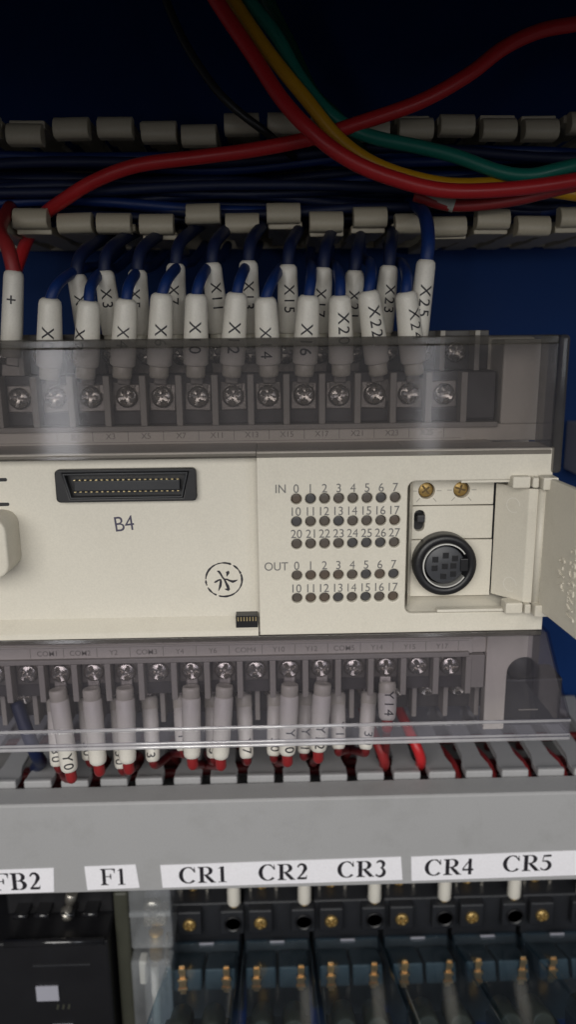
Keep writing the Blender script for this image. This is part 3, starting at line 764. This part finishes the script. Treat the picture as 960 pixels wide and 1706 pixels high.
# upper, back row: odd inputs
bx = [-42.6, -36.4, -29.0, -20.4, -12.4, -4.2, 4.6, 12.6, 19.7, 27.4]
bz = [12.6, 13.4, 13.5, 14.8, 14.9, 15.3, 14.4, 13.7, 13.0, 14.0]
lean = [-0.5, -0.3, 0.4, 0.6, -0.4, 0.2, 0.2, 0.6, 0.4, 0.7]
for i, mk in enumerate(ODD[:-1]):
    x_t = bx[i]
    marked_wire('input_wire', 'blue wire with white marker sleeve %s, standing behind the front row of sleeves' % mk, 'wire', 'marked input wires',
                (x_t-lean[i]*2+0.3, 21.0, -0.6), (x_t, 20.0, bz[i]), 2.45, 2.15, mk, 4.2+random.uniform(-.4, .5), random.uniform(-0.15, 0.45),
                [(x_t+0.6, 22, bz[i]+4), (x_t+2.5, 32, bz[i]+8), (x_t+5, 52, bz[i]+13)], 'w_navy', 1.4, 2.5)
marked_wire('input_wire', 'blue wire with tall white marker sleeve X25 beside the bare blue panel', 'wire', 'marked input wires',
            (32.6, 14.0, -5.5), (34.4, 12.8, 14.6), 2.45, 2.1, 'X25', 5.2, 0.2,
            [(34.9, 14, 18.5), (35.3, 20, 24), (35.8, 32, 28), (36, 52, 34)], 'w_blue', 1.5)
marked_wire('supply_wire', 'red wire with white sleeve marked with a plus sign, beside sleeve X0', 'wire', None,
            (-57.6, 17.5, -2.6), (-55.4, 16.8, 13.4), 2.35, 2.15, '+', 5.3, 0.15,
            [(-56.6, 18, 18), (-60, 24, 23), (-62, 40, 30)], 'w_dred', 1.6, 2.9)

# lower, front row
low = [(1, 'Y0', -0.3), (2, '30', 1.9), (3, 'Y2', 1.7), (5, 'Y4', 1.6), (6, 'Y6', 1.8), (8, 'Y10', -0.3), (9, 'Y12', -0.1), (11, 'Y14', -0.1)]
lowlab = {'30': 'white marker sleeve on red wire between the sleeves Y0 and Y2 under the tinted cover'}
ends = {1: (-50.2, -104.3), 2: (-43.2, -102.6), 3: (-36.0, -102.3), 5: (-20.3, -101.4), 6: (-13.4, -101.8), 8: (3.0, -101.2), 9: (10.6, -100.4), 11: (27.5, -92.5)}
for i, mk, a0 in low:
    xb = BX0+i*TP
    ex, ez = ends[i]
    L = -86.5-ez
    slot = -59.5+round((ex*1.115+59.5)/10.05)*10.05
    marked_wire('output_wire', lowlab.get(mk, 'red wire with white marker sleeve %s, front row under the tinted cover' % mk), 'wire', 'marked output wires',
                (xb, 12.2, -86.5), (ex, 9.5, ez), 2.3, 2.1, mk, 5.8 if i != 11 else 3.4, a0,
                [(ex+0.1, 9.9, ez-2.0), (ex*0.93+slot*0.07, 13, ez-4.2), (ex*0.45+slot*0.55, 22, ez-9.5), (slot, 34, -118.5), (slot, 43, -124), (slot+1, 52, -132)], 'w_dred', 1.35, 2.5, True, False)
# lower, back row
back = [(0.65, '30', -108.5), (1.65, '30', -107.0), (2.65, '30', -109.5), (3.65, 'Y3', -107.8), (4.6, 'Y1', -105.0), (5.55, 'Y5', -107.2), (6.6, 'Y7', -107.5), (7.45, '30', -107.0), (8.4, 'Y11', -106.5), (9.5, 'Y13', -105.5), (10.35, '30', -105.8)]
bl = ['behind sleeve Y0', 'behind the unnumbered front sleeve', 'dropping below its neighbours by sleeve Y2', '', '', '', '', 'between the sleeves Y7 and Y10', '', '', 'at the end of the row beside the red wires']
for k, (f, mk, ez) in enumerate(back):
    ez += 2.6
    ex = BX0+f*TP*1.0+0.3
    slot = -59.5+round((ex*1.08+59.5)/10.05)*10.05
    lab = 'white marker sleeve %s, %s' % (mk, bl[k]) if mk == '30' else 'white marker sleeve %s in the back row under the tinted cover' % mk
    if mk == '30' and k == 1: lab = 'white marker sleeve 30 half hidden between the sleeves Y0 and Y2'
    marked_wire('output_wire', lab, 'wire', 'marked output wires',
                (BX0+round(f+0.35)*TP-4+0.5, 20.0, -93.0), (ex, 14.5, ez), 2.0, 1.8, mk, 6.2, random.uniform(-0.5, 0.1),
                [(ex+0.1, 15.5, ez-1.5), (slot*0.3+ex*0.7, 21, ez-4.5), (slot+0.3, 36, -116), (slot+0.2, 46, -124), (slot+0.2, 56, -132)], 'w_red_shade', 1.3, 2.4, True, False)

# ================================================================== WIRING DUCTS
FY = 31.0
lip_bm = bmesh.new()
prof = [(FY+4.2, -2.5), (FY+1.6, -2.5), (FY+0.5, -2.1), (FY, -1.1), (FY+0.1, 0.3), (FY+0.7, 1.5), (FY+1.7, 2.3), (FY+2.6, 2.5), (FY+4.2, 2.3)]
la = [lip_bm.verts.new((-4.0, y, z*0.94)) for y, z in prof]; lb = [lip_bm.verts.new((4.0, y, z*0.94)) for y, z in prof]
lip_bm.faces.new(la[::-1]); lip_bm.faces.new(lb)
for k in range(len(prof)):
    f_ = lip_bm.faces.new((la[k], la[(k+1) % len(prof)], lb[(k+1) % len(prof)], lb[k])); f_.smooth = 0 < k < len(prof)-2
bmesh.ops.bevel(lip_bm, geom=[e for e in lip_bm.edges if abs(e.verts[0].co.x-e.verts[1].co.x) < 0.01], offset=0.2, segments=2, affect='EDGES', profile=0.5)
lip_me = to_mesh(lip_bm, 'finger_lip')
st_bm = bmesh.new(); add_box(st_bm, -4.1, 4.1, FY+3.5, FY+22, -0.9, 0.9, 0.3); add_box(st_bm, -3.0, 3.0, FY+21.5, 74, -0.8, 0.8, 0.2)
st_me = to_mesh(st_bm, 'finger')
duct = thing('wiring_duct', 'open beige slotted wiring duct with rolled finger tips, full of blue wires', 'wiring duct', (0, 75, 35))
def DP(o): o.location = o.location-Vector((0, 75, 35))*MM; return o
zu = [45.2, 45.6, 45.3, 44.9, 44.2, 46.0, 45.8, 45.7, 45.9, 45.9, 45.6, 45.9, 45.9, 45.9, 45.9]
zl = [25.2, 25.2, 25.9, 23.8, 27.6, 25.8, 26.1, 24.4, 24.9, 25.5, 23.4, 24.5, 24.7, 24.7, 24.7]
for i in range(-1, 15):
    k = min(max(i, 0), 14)
    for zz, row in ((zu[k], 0), (zl[k], 1)):
        x = (-54.9 if row == 0 else -55.2)+i*9.93+random.uniform(-.15, .15)
        f = DP(link(st_me, 'finger', 'duct_beige', duct, (x, 0, zz+(-1.6 if row else 1.6)), (random.uniform(-.004, .004), random.uniform(-.012, .012), 0)))
        link(lip_me, 'finger_lip', 'duct_beige', f, (0, random.uniform(-.4, .4), 1.6 if row else -1.6), (random.uniform(-.03, .03), random.uniform(-.015, .015), random.uniform(-.02, .02)))
DP(box('duct_floor', 'duct_beige', duct, -200, 220, 72.5, 74.8, 23, 47, 0.2))

# blue wires lying in the duct
for i in range(26):
    z0 = random.uniform(27, 43); y0 = random.uniform(37, 66)
    dz = random.uniform(-6, 6)
    z_end = min(max(z0+dz, 27), 43)
    x_in = -130; x_out = 150
    pts = [(x_in, y0, z0+random.uniform(-4, 4))]
    for k in range(1, 7):
        f = k/7
        pts.append((x_in+(x_out-x_in)*f, y0+random.uniform(-3, 3), min(max(z0+(z_end-z0)*f+random.uniform(-2.4, 2.4), 27), 43)))
    pts.append((x_out, y0, z_end))
    w = tube('duct_wire', 'w_navy' if i % 3 else 'w_blue', None, pts, 1.25, 9, 6)
    tag(w, 'blue insulated wire lying along the inside of the beige duct', 'wire', 'blue wires in the beige duct')

# loose wires passing in front of the duct  (X, Y, Z)
def wire(name, label, mat, pts, r): tag(tube(name, mat, None, pts, r, 16, 8), label, 'wire')

wire('loose_wire', 'thick red wire rising across the duct to a hump above the finger tips', 'w_red', [(74.7, 26, 65.6), (68.2, 26, 64.4), (60.1, 25, 62.7), (52.1, 24, 59.1), (44, 22, 53.2), (33.5, 21, 47.7), (20.6, 21, 43.6), (10.2, 22, 40.8), (-2.9, 23, 38.7), (-14.9, 24, 37.5), (-28.6, 26, 36.3), (-38.5, 28, 33.6), (-46.3, 31, 30.3), (-54.5, 38, 27.0), (-61, 46, 22), (-66, 50, 14)], 1.55)
wire('loose_wire', 'thick red wire hanging in a deep sag in front of the yellow wire', 'w_red', [(-13.4, 22, 74.3), (-9.8, 21, 67.3), (-2.5, 19, 56.5), (3.6, 16, 47), (9.8, 14, 40.2), (17.4, 14, 34.9), (26.4, 15, 31.5), (38.3, 16, 29), (53.2, 18, 29.5), (68.4, 20, 31.6), (79.8, 22, 33.8)], 1.6)
wire('loose_wire', 'yellow wire running tucked behind the sagging red wire', 'w_yellow', [(-10.4, 24, 75.1), (-6.4, 24, 68.4), (1.3, 22, 57.4), (8.9, 20, 48.1), (16.5, 19, 39.5), (25.7, 19, 34.1), (39.1, 20, 31), (53.3, 23, 31.3), (66.3, 25, 30), (76.1, 25, 28.6)], 1.45)
wire('loose_wire', 'bright teal green wire curving above the yellow wire', 'w_green', [(-6.7, 26, 75.9), (-3, 26, 69.1), (2.7, 25, 61.9), (7.8, 24, 53.3), (14.2, 23, 45.9), (22.1, 22, 41.4), (34, 22, 38.9), (42, 22, 37), (51.2, 21, 33.7), (57.6, 20, 32.6), (64.2, 20, 33.8), (75.5, 22, 36.6)], 1.5)
wire('loose_wire', 'dark green wire behind the teal wire dropping into the duct', 'w_dgreen', [(-2.3, 33, 78.8), (0.9, 33, 71.7), (6.1, 32, 61.8), (10.8, 29, 51.6), (16.4, 28, 46), (22.4, 36, 41), (32, 44, 36)], 1.6)
t = thing('loose_wire', 'dark red wire with a pale sleeve end under the sagging red wire', 'wire', (34, 27, 30))
def LP(o): o.location = o.location-Vector((34, 27, 30))*MM; return o
LP(tube('insulation', 'w_dred', t, [(33.9, 27, 29.8), (42.7, 26, 27.4), (55.1, 24, 28.0), (69.6, 23, 31.0), (80.3, 23, 33)], 1.35, 14))
LP(tube('pale_sleeve', 'shrink', t, [(35.2, 27.2, 29.6), (38.5, 26.7, 28.7), (43.0, 26, 27.4)], 1.55, 14))
wire('loose_wire', 'thin black wire crossing behind the red wires into the duct', 'w_black', [(-26, 34, 84), (-19, 29, 65), (-12.5, 26, 54), (-6.7, 25, 47.7), (1.1, 27, 42.5), (6.8, 38, 40.2)], 0.9)

# ---- grey duct with lid, below the controller
gd = thing('wiring_duct', 'grey slotted wiring duct with a smooth lid carrying white name labels', 'wiring duct', (0, 75, -134))
def GP(o): o.location = o.location-Vector((0, 75, -134))*MM; return o
lid = GP(plate_x('duct_lid', 'duct_grey', gd, [(20.0, -147.4), (20.0, -120.9), (20.5, -120.4), (27.2, -120.1), (27.2, -121.0), (21.4, -121.6), (21.4, -147.4)], -200, 220, 0.18))
GP(box('duct_wall', 'duct_grey', gd, -200, 220, 28.5, 74.5, -148.5, -146.6, 0.2))
GP(box('duct_floor', 'duct_grey', gd, -200, 220, 72.6, 74.7, -146.5, -122.5, 0.2))
b = bmesh.new()
poly = [(-3.75, 28.2), (3.75, 28.2), (3.75, 33.0), (2.45, 37.0), (2.45, 62), (4.0, 64), (4.0, 72.4), (-4.0, 72.4), (-4.0, 64), (-2.45, 62), (-2.45, 37.0), (-3.75, 33.0)]
lo = [b.verts.new((x, y, -121.0)) for x, y in poly]; hi = [b.verts.new((x, y, -119.2)) for x, y in poly]
b.faces.new(lo); b.faces.new(hi[::-1])
for i in range(len(poly)): b.faces.new((lo[i], lo[(i+1) % len(poly)], hi[(i+1) % len(poly)], hi[i]))
bmesh.ops.bevel(b, geom=b.edges[:], offset=0.25, segments=2, affect='EDGES', profile=0.5)
add_box(b, -3.7, 3.7, 27.9, 29.6, -121.2, -118.5, 0.4)
fm = to_mesh(b, 'finger')
for i in range(-3, 18): GP(link(fm, 'finger', 'duct_grey', gd, (-64.5+i*10.06, random.uniform(-.2, .2), random.uniform(-.1, .1)), (0, 0, random.uniform(-.01, .01))))
# red wires that go through the slots at the free end
for i, (sx, yy) in enumerate(((30.9, 20), (41.1, 17), (51.2, 27), (61.2, 29), (71.2, 30), (81.4, 31))):
    if i < 2: pts = [(sx-7, 62, -106), (sx-5.5, 46, -106.5), (sx-3.5, 33, -109), (sx-1.2, 29.5, -114), (sx, 34, -120), (sx+0.6, 46, -128)]
    else: pts = [(sx-3, 60, -130), (sx-1.5, 50, -124.5), (sx-0.6, 42, -122.6), (sx-0.1, 35.5, -122.2), (sx+0.4, 31.5, -125), (sx+1, 31, -132), (sx+3, 40, -140)]
    tag(tube('slot_wire', 'w_dred' if i != 1 else 'w_red', None, pts, 1.45, 12), ['dull red wire bending over the duct slot nearest the sleeve marked 30', 'bright red wire crossing open space into a grey duct slot'][i] if i < 2 else 'red wire lying in a slot of the grey duct beyond the sleeves', 'wire', 'red wires in the duct slots')
for i in range(7):
    z0 = random.uniform(-143, -126); y0 = random.uniform(34, 66)
    pts = [(-130+k*40, y0+random.uniform(-4, 4), z0+random.uniform(-2.5, 2.5)) for k in range(8)]
    tag(tube('duct_wire', 'w_red_shade', None, pts, 1.4, 8, 5), 'red wire darkened for shade, lying inside the grey duct behind its lid', 'wire', 'red wires inside the grey duct')
# dark bundle by the first slots
tag(tube('cable_tail', 'w_navy', None, [(-66, 22, -92), (-63, 19, -99), (-61.5, 20, -106), (-64, 30, -114), (-69, 40, -122), (-70, 50, -130)], 1.7, 14), 'navy blue cable bent behind the tinted cover into the grey duct', 'cable')

# labels on the lid
def sticker(pts, words, slope=0.0):
    b = bmesh.new()
    fr = [b.verts.new((x, 19.84, z)) for x, z in pts]; bk = [b.verts.new((x, 20.02, z)) for x, z in pts]
    b.faces.new(fr); b.faces.new(bk[::-1])
    for i in range(4): b.faces.new((fr[i], fr[(i+1) % 4], bk[(i+1) % 4], bk[i]))
    s = link(to_mesh(b, 'name_label'), 'name_label', 'sticker', gd); GP(s)
    b = bmesh.new()
    for w, x0, z0, wd, h in words: add_serif(b, w, x0, z0, h, wd, 19.825, slope)
    link(to_mesh(b, 'lettering'), 'lettering', 'ink', s)
sticker([(-80, -147.1), (-60.3, -146.9), (-59.8, -139.5), (-80, -139.7)], [('FB2', -76.9, -146.0, 13.5, 5.3)])
sticker([(-51.3, -146.6), (-37.2, -146.3), (-37.9, -139.1), (-51.6, -139.3)], [('F1', -47.6, -145.2, 7.2, 5.1)])
sticker([(-31.0, -146.5), (34.3, -146.0), (33.7, -138.8), (-31.3, -139.5)], [('CR1', -26.4, -145.3, 13.4, 5.0), ('CR2', -4.9, -145.1, 13.5, 5.0), ('CR3', 16.5, -144.8, 13.5, 5.0)], 0.006)
sticker([(36.8, -146.4), (98, -145.8), (97.5, -138.0), (36.5, -138.9)], [('CR4', 40.3, -144.9, 13.6, 5.0), ('CR5', 61.7, -144.3, 13.7, 5.0)], 0.008)

# ================================================================== EQUIPMENT BELOW THE DUCT
RX0, RP = -32.3, 21.4
def relay_socket(i):
    x = RX0+i*RP
    t = thing('relay_socket', 'black relay socket with brass screws under the label %s' % ('CR%d' % (i+1) if i < 5 else 'end past CR5'), 'relay socket', (x, 75, -175), 'relay sockets')
    o3 = Vector((x, 75, -175))
    def Q(o): o.location = o.location-o3*MM; return o
    b = bmesh.new()
    add_box(b, x+0.3, x+21.1, 46, 74.8, -215, -152, 0.5)
    add_box(b, x+0.6, x+20.8, 40, 47, -183, -168.8, 0.5)
    for cx in (5.8, 18.6): add_box(b, x+cx-3.6, x+cx+3.6, 37.0, 41, -177.5, -169.3, 0.5)
    Q(link(to_mesh(b, 'socket_body'), 'socket_body', 'socket_black', t))
    s = Q(link(screw_me, 'terminal_screw', 'brass', t, (x+5.8, 36.9, -173.6), (0, random.uniform(0, 1.5), 0))); s.scale = (0.8, 0.8, 0.8)
    s = Q(link(screw_me, 'terminal_screw', 'brass', t, (x+6.2, 46.0, -170.5+3.2), (0, random.uniform(0, 1.5), 0))); s.scale = (0.72, 0.72, 0.72)
    Q(lathe('screw_well', 'black', t, [(2.7, 0.0), (2.7, -0.5), (2.3, -0.6), (2.2, 1.0), (0.2, 1.2)], 20, 'Y', (x+18.9, 37.0, -173.7)))
    for cx in (2.2, 10.2): Q(box('clamp', 'steel', t, x+cx, x+cx+0.9, 44.5, 46.3, -169.5, -166.5, 0.2))
    return t
def relay(i):
    x = RX0+i*RP+0.5
    t = thing('plug_in_relay', 'clear bluish plug-in relay with copper contacts under the label %s' % ('CR%d' % (i+1) if i < 5 else 'end past CR5'), 'relay', (x, 40, -182), 'plug in relays')
    t.rotation_euler = (math.radians(-24), 0, 0)
    W = 20.4
    b = bmesh.new(); add_box(b, 0, W, -66, 0, -26, 0, 0.9, 3)
    link(to_mesh(b, 'case'), 'case', 'relaycase', t)
    box('relay_base', 'socket_black', t, 0.5, W-0.5, -0.2, 6, -25, -0.5, 0.3)
    box('frame_yoke', 'socket_black', t, 1.6, W-1.6, -62, -30, -24, -9.0, 0.5)
    box('haze_plate', 'relay_inner', t, 1.0, W/2-0.4, -13.5, -0.6, -9, -3.2, 0.6)  # plates put in so the upper half of the case looks hazy
    box('haze_plate', 'relay_inner', t, W/2+0.4, W-1.0, -13.5, -0.6, -9, -3.2, 0.6)
    for cx in (6.0, W-6.0): lathe('coil', 'relay_coil', t, [(2.6, -40), (3.1, -39.5), (3.1, -29), (2.6, -28.5)], 18, 'Y', (cx, 0, -9.0))
    for z_, a_, b_ in ((0.35, 1.6, 7.0), (0.35, 13, 19.2)): box('case_rib', 'relaycase', t, a_, b_, -3.2, -1.6, 0.02, z_, 0.1)
    box('case_catch', 'grey', t, 8.0, 12.4, -4.2, -3.2, 0.02, 0.6, 0.15)
    for cx in (4.2, 16.8):
        b = bmesh.new(); add_box(b, -0.8, 0.8, -0.2, 0.3, -4.6, 4.6, 0.1)
        for zz, hh, ww in ((3.4, 0.7, 0.95), (0.3, 0.3, 1.4), (-2.6, 0.35, 1.4)): add_box(b, -ww, ww, -0.9, 0.0, zz-hh, zz+hh, 0.1)
        add_box(b, -1.1, 1.1, -0.6, 0.0, -2.2, 0.0, 0.2)
        link(to_mesh(b, 'contact_blade'), 'contact_blade', 'copper', t, (cx+random.uniform(-.25, .25), -14.6+random.uniform(-.4, .4), -5.6), (math.radians(24+random.uniform(-5, 5)), random.uniform(-.04, .04), 0))
    return t
for i in range(6): relay_socket(i); relay(i)
for i in range(6):
    x = RX0+i*RP+19.2
    t = thing('sleeved_wire', 'white sleeved wire dropping into the socket %s' % ('below CR%d' % (i+1) if i < 5 else 'past CR5'), 'wire', (x, 40, -169), 'sleeved wires at the relay sockets')
    lathe('marker_sleeve', 'sleeve', t, [(1.8, 0), (2.05, 0.5), (2.0, 9), (1.6, 14)], 20, 'Z')
    lathe('ferrule', 'brass', t, [(1.2, -2.2), (1.5, -1.6), (1.6, 0.1)], 16, 'Z')
    tube('insulation', 'w_dred', t, [(0, 0, 13), (0, 1, 20), (0, 4, 30)], 1.3, 10)

# black breaker
bk = thing('circuit_breaker', 'black circuit breaker with a small white square under the label FB2', 'circuit breaker', (-62, 75, -185))
def BP(o): o.location = o.location-Vector((-62, 75, -185))*MM; return o
b = bmesh.new()
add_box(b, -92, -48.2, 25, 74.8, -230, -167.5, 0.8); add_box(b, -80, -48.6, 36, 74.7, -167.6, -152, 0.6)
BP(link(to_mesh(b, 'case'), 'case', 'black', bk))
BP(tube('front_ridge', 'gloss_black', bk, [(-77, 24.4, -167.0), (-49, 24.4, -167.0)], 1.1, 20, 0))
for x in (-76.6, -70.4, -63, -56.4): BP(tube('case_rib', 'gloss_black', bk, [(x, 31.5, -164.2), (x+4.3, 31.5, -164.2)], 0.9, 16, 0)); BP(box('case_rib', 'black', bk, x+0.1, x+4.2, 31.6, 37, -165.2, -163.5, 0.3))
BP(box('toggle_mark', 'grey', bk, -69.6, -63.2, 24.3, 24.9, -187.0, -182.0, 0.1))
BP(box('toggle_mark', 'grey', bk, -66, -60, 24.5, 24.9, -196.2, -195.6, 0.05))
BP(box('case_groove', 'socket_black', bk, -70, -53.5, 24.6, 25.2, -175.5, -175.0, 0.1))
s = lathe('clamp_screw', 'steel', bk, [(0.3, -5.0), (1.6, -4.8), (2.0, -4.4), (2.0, -2.8), (1.1, -2.6), (1.1, 1.5), (1.6, 2), (1.6, 6)], 20, 'Z', (-60.2, 31.5, -161.0), (math.radians(14), math.radians(16), 0)); BP(s)
# small red-brown marks under the white square
b = bmesh.new(); 
for k in range(3): add_ribbon(b, [(-64.2+k*1.6, -190.6), (-63.8+k*1.6, -188.9)], 0.3, lambda p: p, 24.98)
BP(link(to_mesh(b, 'red_mark'), 'red_mark', 'olive', bk))
ol = box('end_bracket', 'olive', None, -47.2, -42.8, 30, 74.7, -225, -156, 0.9)
tag(ol, 'olive end bracket between the black breaker and the clear fuse holder', 'bracket')
# fuse holder
fh = thing('fuse_holder', 'clear plastic fuse holder under the label F1', 'fuse holder', (-36, 75, -180))
def FP(o): o.location = o.location-Vector((-36, 75, -180))*MM; return o
FP(box('holder_base', 'grey', fh, -41.6, -30.4, 48, 74.7, -225, -150, 0.5))
FP(box('clear_case', 'fusecase', fh, -42.0, -30.0, 26, 47.9, -172, -148.5, 0.9, 3))
FP(box('clear_case', 'fusecase', fh, -41.7, -30.3, 22, 47.9, -225, -172.2, 1.2, 3))
FP(box('case_rib', 'fusecase', fh, -41.9, -30.1, 25.2, 26.4, -160.6, -159.0, 0.4, 3))
FP(box('case_rib', 'fusecase', fh, -31.4, -30.0, 21.0, 27, -224, -173, 0.5, 3))
FP(tube('fuse_tube', 'fusecase', fh, [(-36.3, 31, -180), (-36.3, 28, -219)], 3.4, 22, 0))
FP(tube('fuse_wick', 'sleeve', fh, [(-36.6, 31.2, -182), (-36.0, 28.2, -219)], 1.2, 12, 0))  # white wick and clip brighten the inside in place of highlights
FP(tube('fuse_cap', 'brass', fh, [(-35.8, 32.6, -171.5), (-35.9, 32, -180)], 2.1, 20, 0))
FP(box('spring_clip', 'sleeve', fh, -40.8, -38.6, 29, 33, -187, -179, 0.5))
FP(box('spring_clip', 'steel', fh, -33.0, -31.8, 29, 33, -190, -172, 0.4))
FP(box('spring_clip', 'steel', fh, -39.6, -32.6, 33, 38, -170.5, -166, 0.5))
FP(lathe('clamp_screw', 'steel', fh, [(0.2, 0), (2.2, 0.2), (2.6, 0.8), (2.6, 2.2)], 20, 'Y', (-36.4, 31, -163.0)))

# grey neighbour at the panel's edge
nb = box('grey_module', 'grey', None, 91.8, 140, 62, 74.8, -43.0, -28.0, 0.4)
tag(nb, 'grey plastic module on the blue panel behind the open port door', 'module')
